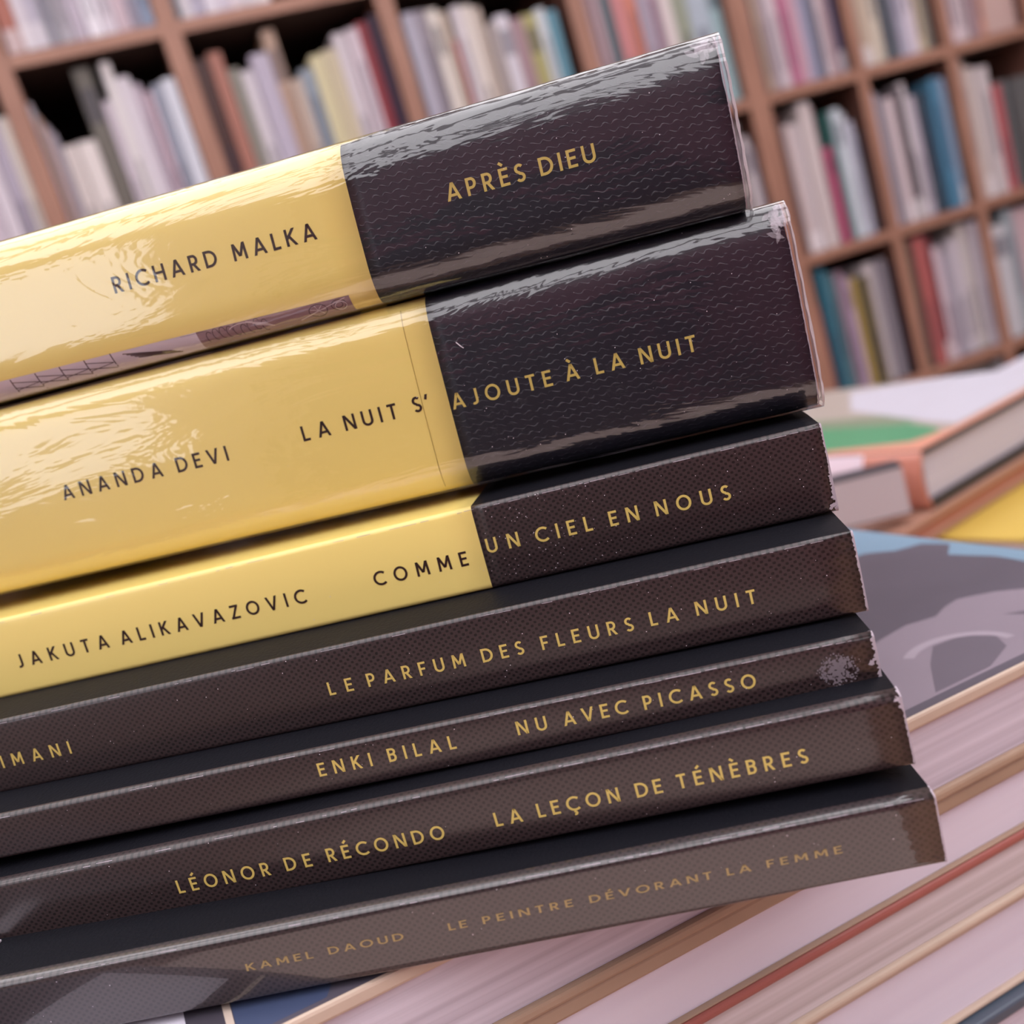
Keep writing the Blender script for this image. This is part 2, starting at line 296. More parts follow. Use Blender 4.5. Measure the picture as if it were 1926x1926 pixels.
# ---------------------------------------------------------------- materials of the stacked books
def grain_black(name, base, wave, coat=0):
    """black book cloth print: wave=True gives the squiggle lines, else a fine snake-skin grain"""
    m = bpy.data.materials.new(name); m.use_nodes = True; MATS[name] = m; nt = m.node_tree; b = nt.nodes['Principled BSDF']
    tc = nt.nodes.new('ShaderNodeTexCoord'); sp = nt.nodes.new('ShaderNodeSeparateXYZ'); nt.links.new(tc.outputs['Object'], sp.inputs[0])
    X, Y, Z = sp.outputs
    H = math_node(nt, 'SUBTRACT', Z, Y)                  # runs over the fold without stretching
    mm = lambda a, k: math_node(nt, 'MULTIPLY', a, k)
    mx = nt.nodes.new('ShaderNodeMix'); mx.data_type = 'RGBA'
    bp = nt.nodes.new('ShaderNodeBump')
    if wave:
        nz = nt.nodes.new('ShaderNodeTexNoise'); nz.inputs['Scale'].default_value = 300; nt.links.new(tc.outputs['Object'], nz.inputs['Vector'])
        n2 = nt.nodes.new('ShaderNodeTexNoise'); n2.inputs['Scale'].default_value = 1100; nt.links.new(tc.outputs['Object'], n2.inputs['Vector'])
        ph = math_node(nt, 'ADD', mm(X, 2 * math.pi / .0019), mm(H, 2 * math.pi / .0042))
        ph = math_node(nt, 'ADD', ph, mm(nz.outputs['Fac'], 5))
        off = mm(math_node(nt, 'SINE', ph), .00020)
        v = math_node(nt, 'DIVIDE', math_node(nt, 'ADD', H, off), .00118)
        fr = math_node(nt, 'ABSOLUTE', math_node(nt, 'SUBTRACT', math_node(nt, 'FRACT', v), .5))
        line = math_node(nt, 'SUBTRACT', 1, math_node(nt, 'SMOOTH_MIN', math_node(nt, 'MULTIPLY', fr, 9), 1, .2))
        line = math_node(nt, 'MAXIMUM', line, 0)
        keep = math_node(nt, 'MULTIPLY', math_node(nt, 'SUBTRACT', n2.outputs['Fac'], .38), 4); nt.nodes[-1].use_clamp = True
        line = math_node(nt, 'MULTIPLY', line, keep)
        nt.links.new(line, bp.inputs['Height']); bp.inputs['Distance'].default_value = .00009; bp.inputs['Strength'].default_value = .6
        mx.inputs[6].default_value = (*base, 1); mx.inputs[7].default_value = (.085, .08, .11, 1); nt.links.new(mm(line, .55), mx.inputs[0])
        b.inputs['Roughness'].default_value = .42
    else:
        nz = nt.nodes.new('ShaderNodeTexNoise'); nz.inputs['Scale'].default_value = 600; nt.links.new(tc.outputs['Object'], nz.inputs['Vector'])
        wob = mm(nz.outputs['Fac'], 1.6)
        s1 = math_node(nt, 'SINE', math_node(nt, 'ADD', mm(X, 2 * math.pi / .00118), wob))
        s2 = math_node(nt, 'SINE', math_node(nt, 'ADD', mm(H, 2 * math.pi / .00102), wob))
        pit = math_node(nt, 'MULTIPLY', s1, s2)
        nt.links.new(pit, bp.inputs['Height']); bp.inputs['Distance'].default_value = .00006; bp.inputs['Strength'].default_value = -.5
        mx.inputs[6].default_value = (*base, 1); mx.inputs[7].default_value = (base[0]*.25, base[1]*.25, base[2]*.25, 1)
        f = math_node(nt, 'MULTIPLY', math_node(nt, 'SUBTRACT', pit, .15), 3); nt.nodes[-1].use_clamp = True
        nt.links.new(f, mx.inputs[0]); b.inputs['Roughness'].default_value = .33
    nt.links.new(mx.outputs[2], b.inputs['Base Color']); nt.links.new(bp.outputs['Normal'], b.inputs['Normal'])
    b.inputs['Specular IOR Level'].default_value = .5
    if coat: b.inputs['Coat Weight'].default_value = coat; b.inputs['Coat Roughness'].default_value = .16
    return m
blk_wave = grain_black('black_wavy_print', (.007, .006, .014), True)
blk_skin = grain_black('black_skin_print', (.036, .022, .023), False, .35)
blk_lid = mat('black_cover_face', (.006, .006, .009), .55, spec=.12, bump=.3, bscale=1500)
blk_gloss = grain_black('black_gloss_skin_print', (.034, .022, .024), False, 1.0)
blk_gloss.node_tree.nodes['Principled BSDF'].inputs['Coat Roughness'].default_value = .05
yel_m = mat('yellow_print', 'edd57e', .3, coat=.35, coat_rough=.12, bump=.04, bscale=90)
yel_w = mat('yellow_print_matt', 'e6ca6c', .45)
gold_m = mat('gold_lettering', 'c9b160', .4, spec=.5)
gold_veiled = mat('veiled_gold_lettering', '9c8558', .45)  # gold darkened in colour for the reflection veil over the bottom spine
inkd_m = mat('dark_brown_lettering', '2a0f0c', .4)
white_wear = mat('worn_paper_fibre', 'b0a2ac', .85, noise=.25)
grey_wear = mat('rubbed_cover', '847880', .8, noise=.45)
def film_mat():
    m = bpy.data.materials.new('clear_film'); m.use_nodes = True; nt = m.node_tree; nt.nodes.clear()
    o = nt.nodes.new('ShaderNodeOutputMaterial'); tr = nt.nodes.new('ShaderNodeBsdfTransparent'); gl = nt.nodes.new('ShaderNodeBsdfGlossy')
    tr.inputs[0].default_value = (.97, .97, .97, 1); gl.inputs['Roughness'].default_value = .06
    fr = nt.nodes.new('ShaderNodeFresnel'); ge = nt.nodes.new('ShaderNodeNewGeometry')
    nt.links.new(math_node(nt, 'MULTIPLY_ADD', ge.outputs['Backfacing'], 1/1.55 - 1.55, 1.55), fr.inputs['IOR'])
    tc = nt.nodes.new('ShaderNodeTexCoord'); mp = nt.nodes.new('ShaderNodeMapping'); mp.inputs['Scale'].default_value = (28, 90, 90)
    n = nt.nodes.new('ShaderNodeTexNoise'); n.inputs['Scale'].default_value = 1.0; n.inputs['Detail'].default_value = 4; n.inputs['Roughness'].default_value = .55; n.inputs['Distortion'].default_value = .8
    nt.links.new(tc.outputs['Object'], mp.inputs[0]); nt.links.new(mp.outputs[0], n.inputs['Vector'])
    n2 = nt.nodes.new('ShaderNodeTexNoise'); n2.inputs['Scale'].default_value = 420; n2.inputs['Detail'].default_value = 3
    nt.links.new(tc.outputs['Object'], n2.inputs['Vector'])
    h = math_node(nt, 'ADD', n.outputs['Fac'], math_node(nt, 'MULTIPLY', n2.outputs['Fac'], .035))
    bp = nt.nodes.new('ShaderNodeBump'); bp.inputs['Distance'].default_value = .0012; bp.inputs['Strength'].default_value = .45
    nt.links.new(h, bp.inputs['Height'])
    nt.links.new(bp.outputs[0], gl.inputs['Normal']); nt.links.new(bp.outputs[0], fr.inputs['Normal'])
    ms = nt.nodes.new('ShaderNodeMixShader'); nt.links.new(math_node(nt, 'MULTIPLY', fr.outputs[0], 1.7), ms.inputs[0])
    nt.links.new(tr.outputs[0], ms.inputs[1]); nt.links.new(gl.outputs[0], ms.inputs[2]); nt.links.new(ms.outputs[0], o.inputs[0])
    return m
film_m = film_mat()
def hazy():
    m = bpy.data.materials.new('crumpled_film_sheen'); m.use_nodes = True; nt = m.node_tree; nt.nodes.clear()
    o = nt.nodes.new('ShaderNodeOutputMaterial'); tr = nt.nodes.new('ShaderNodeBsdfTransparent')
    p = nt.nodes.new('ShaderNodeBsdfPrincipled'); p.inputs['Base Color'].default_value = (.75, .68, .75, 1); p.inputs['Roughness'].default_value = .25  # pale body colour stands for light caught by the clear film
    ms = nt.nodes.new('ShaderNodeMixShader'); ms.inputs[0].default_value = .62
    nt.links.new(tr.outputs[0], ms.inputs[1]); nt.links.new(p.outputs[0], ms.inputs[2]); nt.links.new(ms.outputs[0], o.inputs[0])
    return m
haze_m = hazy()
soft_m = haze_m.copy(); soft_m.name = 'soft_film_sheen'
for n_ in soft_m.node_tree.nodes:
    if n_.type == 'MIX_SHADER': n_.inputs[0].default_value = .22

# ---------------------------------------------------------------- lettering: a small geometric capital alphabet drawn as strokes
HW = .077
def arc(cx, cy, rx, ry, a0, a1, n=14):
    return [(cx + rx * math.cos(math.radians(a0 + (a1 - a0) * i / n)), cy + ry * math.sin(math.radians(a0 + (a1 - a0) * i / n))) for i in range(n + 1)]
h = HW
def G(ch):
    """(width, straight segments, curves)"""
    if ch in 'ÀÂ': w, s, c = G('A'); return w, s + [((w/2 - .17, 1.30), (w/2 + .02, 1.12))], c
    if ch == 'É': w, s, c = G('E'); return w, s + [((w/2 + .16, 1.32), (w/2 - .03, 1.14))], c
    if ch == 'È': w, s, c = G('E'); return w, s + [((w/2 - .16, 1.32), (w/2 + .03, 1.14))], c
    if ch == 'Ç': w, s, c = G('C'); return w, s, c + [[(w*.56, -.01), (w*.56, -.09)] + arc(w*.54, -.17, .10, .09, 80, -120, 8)]
    if ch == 'A': w = .82; return w, [((h*1.1, 0), (w/2, 1)), ((w - h*1.1, 0), (w/2, 1)), ((.2, .29), (w - .2, .29))], []
    if ch == 'B': w = .56; return w, [((h, 0), (h, 1)), ((h, 1-h), (.28, 1-h)), ((h, .54), (.3, .54)), ((h, h), (.3, h))], [arc(.28, (1-h+.54)/2, .2, (1-h-.54)/2, 90, -90), arc(.3, (h+.54)/2, w-h-.3, (.54-h)/2, 90, -90)]
    if ch == 'C': w = .80; return w, [], [arc(.5, .5, .5-h, .5-h+.01, 48, 312, 26)]
    if ch == 'D': w = .76; return w, [((h, 0), (h, 1)), ((h, 1-h), (.28, 1-h)), ((h, h), (.28, h))], [arc(.28, .5, w-h-.28, .5-h, 90, -90, 20)]
    if ch == 'E': w = .52; return w, [((h, 0), (h, 1)), ((h, 1-h), (w, 1-h)), ((h, .52), (w-.05, .52)), ((h, h), (w, h))], []
    if ch == 'F': w = .50; return w, [((h, 0), (h, 1)), ((h, 1-h), (w, 1-h)), ((h, .49), (w-.06, .49))], []
    if ch == 'H': w = .72; return w, [((h, 0), (h, 1)), ((w-h, 0), (w-h, 1)), ((h, .52), (w-h, .52))], []
    if ch == 'I': w = 2*h; return w, [((h, 0), (h, 1))], []
    if ch == 'J': w = .36; return w, [((w-h, .26), (w-h, 1))], [[(w-h, .27)] + arc(w-h-.19, .26, .19, .26-h, 0, -118, 12)]
    if ch == 'K': w = .64; return w, [((h, 0), (h, 1)), ((h, .40), (w-.09, 1)), ((.24, .56), (w-.06, 0))], []
    if ch == 'L': w = .47; return w, [((h, 0), (h, 1)), ((h, h), (w, h))], []
    if ch == 'M': w = .90; return w, [((h+.02, 0), (h+.06, 1)), ((w-h-.02, 0), (w-h-.06, 1)), ((h+.06, 1), (w/2, .22)), ((w-h-.06, 1), (w/2, .22))], []
    if ch == 'N': w = .74; return w, [((h, 0), (h, 1)), ((w-h, 0), (w-h, 1)), ((h+.01, 1), (w-h-.01, 0))], []
    if ch == 'O': w = .92; return w, [], [arc(w/2, .5, w/2-h, .5-h+.01, 0, 360, 36)]
    if ch == 'P': w = .56; return w, [((h, 0), (h, 1)), ((h, 1-h), (.28, 1-h)), ((h, .43), (.28, .43))], [arc(.28, (1-h+.43)/2, w-h-.28, (1-h-.43)/2, 90, -90)]
    if ch == 'R': w = .60; return w, [((h, 0), (h, 1)), ((h, 1-h), (.28, 1-h)), ((h, .45), (.28, .45)), ((.27, .45), (w-.08, 0))], [arc(.28, (1-h+.45)/2, .20, (1-h-.45)/2, 90, -90)]
    if ch == 'S': w = .54; return w, [], [arc(.27, .725, .19, .275-h, 35, 270, 16)[:-1] + arc(.27, .265, .195, .265-h+.005, 88, -150, 18)]
    if ch == 'T': w = .56; return w, [((w/2, 0), (w/2, 1)), ((0, 1-h), (w, 1-h))], []
    if ch == 'U': w = .70; return w, [((h, .34), (h, 1)), ((w-h, .34), (w-h, 1))], [[(h, .345)] + arc(w/2, .34, w/2-h, .34-h+.01, 180, 360, 18) + [(w-h, .345)]]
    if ch == 'V': w = .80; return w, [((h, 1), (w/2, 0)), ((w-h, 1), (w/2, 0))], []
    if ch == 'Z': w = .62; return w, [((.02, 1-h), (w-.02, 1-h)), ((0, h), (w, h)), ((w-.1, 1-h), (.1, h))], []
    if ch == "'": w = .16; return w, [((.12, 1.0), (.02, .68))], []
    return .3, [], []
def seg_quad(a, b):
    (x0, y0), (x1, y1) = a, b; dx, dy = x1 - x0, y1 - y0; L = math.hypot(dx, dy)
    n = (-dy / L * h, dx / L * h)
    hz = abs(dy) / L
    ends = []
    for (x, y) in (a, b):
        if hz > .3 and (abs(y) < .02 or abs(y - 1) < .001 or abs(y-.22) < .01): ends.append((h / hz * (1 if n[0] > 0 else -1), 0))
        else: ends.append(n)
    return [(x0 - ends[0][0], y0 - ends[0][1]), (x1 - ends[1][0], y1 - ends[1][1]), (x1 + ends[1][0], y1 + ends[1][1]), (x0 + ends[0][0], y0 + ends[0][1])]
def letter_polys(ch):
    w, S, Cv = G(ch); P = []
    for a, b in S:
        q = seg_quad(a, b)
        n = max(1, int(math.hypot(b[0]-a[0], b[1]-a[1]) / .25))
        for i in range(n):                             # split so that the print follows a curved spine
            t0, t1 = i / n, (i + 1) / n
            l = lambda u, v, t: (u[0] + (v[0]-u[0]) * t, u[1] + (v[1]-u[1]) * t)
            P.append([l(q[0], q[1], t0), l(q[0], q[1], t1), l(q[3], q[2], t1), l(q[3], q[2], t0)])
    for pl in Cv:
        N = []
        for i in range(len(pl)):
            a = pl[max(i-1, 0)]; b = pl[min(i+1, len(pl)-1)]
            if pl[0] == pl[-1] or (abs(pl[0][0]-pl[-1][0]) < 1e-6 and abs(pl[0][1]-pl[-1][1]) < 1e-6):
                if i in (0, len(pl)-1): a = pl[-2]; b = pl[1]
            dx, dy = b[0]-a[0], b[1]-a[1]; L = math.hypot(dx, dy) or 1; N.append((-dy/L*h, dx/L*h))
        for i in range(len(pl)-1):
            p, q, n, m = pl[i], pl[i+1], N[i], N[i+1]
            P.append([(p[0]-n[0], p[1]-n[1]), (q[0]-m[0], q[1]-m[1]), (q[0]+m[0], q[1]+m[1]), (p[0]+n[0], p[1]+n[1])])
    return w, P
# ---------------------------------------------------------------- spine profile
def profile(t, r, bow, D, off=0.0, n=40):
    """(y, z) outline from the back bottom round the spine to the back top, metres; off = outward offset"""
    pts = [(D, -off), (D * .5, -off), (.012, -off)]
    P0 = []
    zs = []
    for i in range(9): zs.append(r * (1 - math.cos(math.pi / 2 * i / 8)))
    mid = [r + (t - 2*r) * i / 12 for i in range(1, 12)]
    zs = zs + mid + [t - z for z in reversed(zs)]
    for z in zs: P0.append((yfront(z, t, r, bow), z))
    P1 = []
    for i, (y, z) in enumerate(P0):
        a = P0[max(i-1, 0)]; b = P0[min(i+1, len(P0)-1)]; dy, dz = b[0]-a[0], b[1]-a[1]; L = math.hypot(dy, dz) or 1
        if i == 0: nn = (0, -1)
        elif i == len(P0)-1: nn = (0, 1)
        else: nn = (-dz/L, dy/L)
        P1.append((y + nn[0]*off, z + nn[1]*off))
    return pts + P1 + [(.012, t + off), (D * .5, t + off), (D, t + off)]
def yfront(z, t, r, bow):
    d = min(z, t - z); d = max(d, 0)
    y = bow * (2 * z / t - 1) ** 2
    if d < r: y += RY[0] * (1 - math.sqrt(max(1 - ((r-d)/r)**2, 0)))
    return y
RY = [.001]                       # depth of the fold for the book being built
STK = [   # origin (mm, camera heading frame), rotation, thickness, rounding, bow, has band
 ([47.794, 156.793, 4.079], [0.98035, 0.19002, 0.05291, -0.19113, 0.98142, 0.01673, -0.04875, -0.02651, 0.99846], 25.7, 6.2, .5, -60.0),
 ([51.976, 158.173, -28.992], [0.98346, 0.17526, 0.04578, -0.17617, 0.98422, 0.01673, -0.04212, -0.02451, 0.99881], 32.46, 5.2, .5, -58.3),
 ([48.701, 151.718, -44.407], [0.98488, 0.16971, 0.03478, -0.17037, 0.98524, 0.01673, -0.03143, -0.0224, 0.99925], 14.2, .9, .15, -56.3),
 ([45.69, 139.757, -56.899], [0.98725, 0.15464, 0.03782, -0.15535, 0.98772, 0.01673, -0.03477, -0.02239, 0.99914], 12.5, .8, .15, None),
 ([42.865, 132.318, -64.439], [0.98963, 0.13718, 0.04256, -0.138, 0.99029, 0.01673, -0.03985, -0.02243, 0.99895], 7.4, .7, .1, None),
 ([42.476, 125.759, -74.653], [0.98821, 0.15106, 0.02474, -0.1515, 0.98832, 0.01672, -0.02192, -0.02027, 0.99955], 11.2, .8, .2, None),
 ([41.979, 121.054, -86.989], [0.99444, 0.0917, 0.0517, -0.09267, 0.99556, 0.01673, -0.04993, -0.02142, 0.99852], 10.7, .8, .15, None)]
TEXT = [
 [('RICHARD', -103.42, 12.15, -84.35, 0, 'author_name'), ('MALKA', -81.57, 12.05, -66.85, 0, 'author_name'), ('APRÈS', -44.7, 12.25, -31.86, 1, 'title'), ('DIEU', -29.54, 12.25, -20.7, 1, 'title')],
 [('ANANDA', -130.40, 14.11, -110.75, 0, 'author_name'), ('DEVI', -108.03, 14.06, -98.31, 0, 'author_name'), ('LA', -84.43, 14.14, -79.35, 0, 'title'), ('NUIT', -76.76, 14.18, -67.30, 0, 'title'), ("S'", -64.44, 14.38, -61.15, 0, 'title'), ('AJOUTE', -57.89, 13.39, -40.73, 1, 'title'), ('À', -38.46, 13.49, -36.15, 1, 'title'), ('LA', -33.50, 13.44, -28.68, 1, 'title'), ('NUIT', -26.17, 13.30, -17.02, 1, 'title')],
 [('JAKUTA', -142.73, 4.84, -124.83, 0, 'author_name'), ('ALIKAVAZOVIC', -122.56, 4.76, -87.65, 0, 'author_name'), ('COMME', -75.42, 4.8, -59.01, 0, 'title'), ('UN', -55.45, 6.0, -49.9, 1, 'title'), ('CIEL', -47.18, 5.85, -37.79, 1, 'title'), ('EN', -34.93, 5.78, -30.17, 1, 'title'), ('NOUS', -27.47, 5.7, -15.47, 1, 'title')],
 [('SLIMANI', -146.34, 4.38, -128.13, 1, 'author_name'), ('LE', -82.79, 4.8, -78.71, 1, 'title'), ('PARFUM', -76.29, 4.84, -60.24, 1, 'title'), ('DES', -57.6, 4.8, -50.92, 1, 'title'), ('FLEURS', -48.14, 4.78, -33.82, 1, 'title'), ('LA', -31.27, 4.88, -26.97, 1, 'title'), ('NUIT', -24.3, 4.95, -15.33, 1, 'title')],
 [('ENKI', -83.18, 3.02, -74.71, 1, 'author_name'), ('BILAL', -72.1, 3.06, -61.61, 1, 'author_name'), ('NU', -52.21, 3.13, -47.7, 1, 'title'), ('AVEC', -45.24, 3.08, -35.67, 1, 'title'), ('PICASSO', -33.32, 3.04, -17.08, 1, 'title')],
 [('LÉONOR', -108.77, 3.45, -93.71, 1, 'author_name'), ('DE', -91.23, 3.52, -87.04, 1, 'author_name'), ('RÉCONDO', -84.52, 3.6, -66.31, 1, 'author_name'), ('LA', -58.61, 3.8, -54.54, 1, 'title'), ('LEÇON', -52.24, 3.84, -40.24, 1, 'title'), ('DE', -37.87, 3.84, -34.1, 1, 'title'), ('TÉNÈBRES', -31.9, 3.88, -13.68, 1, 'title')],
 [('KAMEL', -97.4, 4.97, -87.56, 1, 'author_name'), ('DAOUD', -85.27, 5.0, -74.33, 1, 'author_name'), ('LE', -67.87, 5.0, -65.2, 1, 'title'), ('PEINTRE', -62.99, 4.95, -50.22, 1, 'title'), ('DÉVORANT', -47.89, 4.9, -30.92, 1, 'title'), ('LA', -28.87, 4.9, -25.52, 1, 'title'), ('FEMME', -23.4, 4.88, -13.21, 1, 'title')]]
CAPS = [2.55, 2.46, 2.3, 2.05, 2.0, 2.05, 1.12]
SLAB = ['topmost film-wrapped book of the stack, yellow and black spine reading Après Dieu',
 'thick film-wrapped yellow and black book second from the top of the stack',
 'third stacked book, bare glossy yellow and black spine reading Comme un ciel en nous',
 'black paperback titled Le Parfum des fleurs la nuit, directly under the yellow-spined books',
 'thinnest black paperback of the stack, with a grey rubbed patch at its right end',
 'black paperback titled La Leçon de ténèbres, last but one in the stack',
 'bottom black paperback of the stack, faint gold lettering reflecting the cover below']
LEN, DEP = .205, .13
FOLD = [3.4, 3.0, .75, .7, 1.1, 2.0, 2.3]
def extrude_profile(name, prof, xs, m, parent, lid=None, jag_left=0, jag_right=0, solid=.0004, smooth=True, wob=None):
    V, F = [], []; n = len(prof)
    for i, x in enumerate(xs):
        for j, (y, z) in enumerate(prof):
            xx = x
            if i == len(xs)-1 and jag_right: xx += random.uniform(-jag_right, jag_right*.3)
            if wob: y, z, xx = wob(y, z, xx, i, j)
            V.append((xx, y, z))
    for i in range(len(xs)-1):
        for j in range(n-1):
            a = i*n + j; F.append((a, a+n, a+n+1, a+1))
    o = mesh_obj(name, V, F, [m, lid] if lid else m, parent, smooth=smooth)
    if lid:
        for p in o.data.polygons:
            if p.index % (n-1) > n - 6 or p.index % (n-1) < 4: p.material_index = 1
    if solid:
        s = o.modifiers.new('thickness', 'SOLIDIFY'); s.thickness = solid; s.offset = -1
    return o
def spine_strip(name, parent, t, r, bow, pts_rows, m, off=.00004, kind=None, label=None):
    """flat print or wear on the spine: list of polygons in (x, z) mm"""
    V, F = [], []
    for poly in pts_rows:
        n0 = len(V)
        for x, z in poly:
            if z < 0: V.append((x * MM, yfront(0, t, r, bow) - z * MM, -off)); continue
            zc = min(max(z * MM, 0), t); e = off * max(0, 1 - zc / r) if zc < r else 0
            V.append((x * MM, yfront(zc, t, r, bow) - off, zc - e))
        F.append(tuple(range(n0, len(V))))
    o = mesh_obj(name, V, F, m, parent)
    if kind: o['kind'] = kind
    if label: o['label'] = label
    return o
stack_roots = []
for i, (O, Rm, t, r, bow, xb) in enumerate(STK):
    M = Matrix([Rm[0:3], Rm[3:6], Rm[6:9]]).to_4x4(); M.translation = Vector(O) * MM
    root = empty('stacked_book', HEAD @ M, SLAB[i], 'book')
    root['group'] = 'books in the leaning stack'
    stack_roots.append(root)
    t *= MM; r *= MM; bow *= MM; RY[0] = FOLD[i] * MM
    film = i < 2
    prof = profile(t, r, bow, DEP)
    nx = 26
    xb_ = (xb if xb else -LEN*1000) * MM
    bm_ = blk_wave if film else (blk_gloss if i == 6 else blk_skin)
    xr = [xb_ + (0 - xb_) * k / nx for k in range(nx + 1)]
    extrude_profile('cover', prof, xr, bm_, root, lid=blk_lid, jag_right=.0002)
    if xb:
        xl = [-LEN + (xb_ + LEN) * k / nx for k in range(nx + 1)]
        o = extrude_profile('yellow_cover_part', prof, xl, yel_m, root); o['label'] = 'yellow printed half of the cover'
    # page block with leaves
    pb = boxes('page_block', [(-LEN + .0005, -.0006, RY[0] + bow + .0008, DEP - .001, .0007, t - .0007)], mat('paper_block', 'cbbdb6', .8, noise=.35), root)
    # lettering
    cap = CAPS[i] * (1.07 if i < 6 else 1.0); groups = {}; WS = 1.06 if i < 6 else 1.85
    for word, x0, z0, x1, colr, part in TEXT[i]:
        L = [letter_polys(ch) for ch in word]; tot = sum(l[0] for l in L) * cap * WS; n = len(word)
        sc_ = WS
        if n > 1: track = ((x1 - x0) - tot) / (n - 1)
        else: track = 0; sc_ = WS * (x1 - x0) / tot
        if word == "S'": track = .8
        x = x0
        for w, P in L:
            for p in P:
                groups.setdefault((part, colr), []).append([(x + q[0] * cap * sc_, z0 + q[1] * cap) for q in p])
            x += w * cap * sc_ + track
    for (part, colr), polys in groups.items():
        o = spine_strip(part, root, t, r, bow, polys, (gold_veiled if i == 6 else gold_m) if colr else inkd_m, off=.00005)
        o['label'] = 'gold capitals' if colr else 'dark brown capitals'
    # wear along the top crease and the right edge
    tm = t * 1000
    if not film:
        polys = []; x = -LEN * 1000 + 60
        while x < -1:
            l = random.uniform(.4, 3.2); zt = tm - STK[i][3] * random.uniform(.5, .72)
            if random.random() < .8 if x > -60 else random.random() < .35: polys.append([(x, zt - random.uniform(.03, .07)), (x + l, zt - random.uniform(.03, .07)), (x + l, zt), (x, zt)])
            x += l + random.uniform(.02, 1.6)
        spine_strip('crease_wear', root, t, r, bow, polys, white_wear, off=.00003, kind='stuff')
    polys = []; z = 0.05; wprev = random.uniform(.05, .25)
    while z < tm - .05:
        dz = random.uniform(.12, .35); frac = z / tm
        amp = {2: .55 if frac < .45 else .25, 4: .55, 5: .5 if frac > .75 else .2, 3: .3, 6: .18}.get(i, .12)
        wn = random.uniform(.04, amp)
        polys.append([(-wprev, z), (.12, z), (.12, min(z+dz, tm)), (-wn, min(z+dz, tm))]); wprev = wn; z += dz
    spine_strip('worn_edge', root, t, r, bow, polys, white_wear, off=.00006, kind='stuff')['label'] = 'frayed pale paper edge'
    # specks of dust
    polys = []
    for _ in range({0: 60, 1: 90, 2: 150, 3: 60}.get(i, 30)):
        x = random.uniform(-58, -1) if (i < 3 and random.random() < .93) else random.uniform(-130, -1)
        if i == 2 and random.random() < .7: x = random.gauss(-46, 6)
        z = random.uniform(.6, tm - .4); s = random.choice([.04, .05, .06, .09]); a = random.uniform(0, 3)
        polys.append([(x + s*math.cos(a+q*math.pi/2), z + s*math.sin(a+q*math.pi/2)) for q in range(4)])
    spine_strip('dust_speck', root, t, r, bow, polys, mat('dust', 'cfc4cc', .9), off=.0006 if film else .00007, kind='stuff')
    if film:
        pf = profile(t, r, bow, DEP + .0004, off=.00042)
        ns = 150
        xs = [-LEN - .0008 + (LEN + .0016) * k / ns for k in range(ns + 1)]
        rnd = random.Random(11 + i)
        ph = [(rnd.uniform(0, 6.3), rnd.uniform(40, 260), rnd.uniform(2, 9)) for _ in range(9)]
        def wob(y, z, x, ii, j, ph=ph, t=t, r=r, pf=pf):
            e = math.exp(-(-x) / .012)                    # more wrinkles towards the open end
            e2 = .35 if x < -.09 else 0
            d = sum(math.sin(p0 + x * k1 + z * 1000 / t * .001 * k2) for p0, k1, k2 in ph) / 9
            A = .00010 + .0006 * e + .00035 * e2
            y2 = y - max(0, d * A + A * .25)
            return y2, z, x
        f = extrude_profile('plastic_wrap', pf, xs, film_m, root, solid=0, wob=wob)
        f['label'] = 'clear glossy plastic film'
        # gathered film at the open right end, whitened for the light it catches
        V, F = [], []; n = len(pf); rr = random.Random(5 + i)
        sp = pf[3:-3]
        for a in range(6):
            for j, (y, z) in enumerate(sp):
                k = a / 5; yy_ = y + k * .002
                V.append((.0006 + .0005 * math.sin(k * 3.0) + rr.uniform(-.0001, .0001), yy_, z + (t/2 - z) * k * .05 + rr.uniform(-.0001, .0001)))
        for a in range(5):
            for j in range(len(sp)-1):
                q0 = a * len(sp) + j; F.append((q0, q0 + 1, q0 + len(sp) + 1, q0 + len(sp)))
        o = mesh_obj('film_seam', V, F, haze_m, root, smooth=True); o['label'] = 'gathered edge of the film, painted whitish for the light it catches'
def crumple_sheen(idx, cx, cz, sx, sz, seed, n=14):
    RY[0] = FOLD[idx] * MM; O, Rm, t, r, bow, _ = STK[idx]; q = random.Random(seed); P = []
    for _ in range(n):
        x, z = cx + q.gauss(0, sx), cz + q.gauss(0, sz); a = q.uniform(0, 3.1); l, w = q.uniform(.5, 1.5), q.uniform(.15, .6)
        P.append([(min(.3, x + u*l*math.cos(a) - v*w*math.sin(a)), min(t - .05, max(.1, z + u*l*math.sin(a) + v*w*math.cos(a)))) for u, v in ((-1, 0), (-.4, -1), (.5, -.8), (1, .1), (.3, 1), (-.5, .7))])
    o = spine_strip('film_sheen_patch', stack_roots[idx], t*MM, r*MM, bow*MM, P, soft_m, off=.00075, kind='stuff'); o['label'] = 'whitish sheen painted on the wrinkled film'  # ceiling sheen on the wrinkled film corner, painted as pale patches
crumple_sheen(0, -1.6, 24.2, 1.3, .7, 1, 30)
crumple_sheen(1, -1.0, 30.0, .9, 1.1, 3, 34)
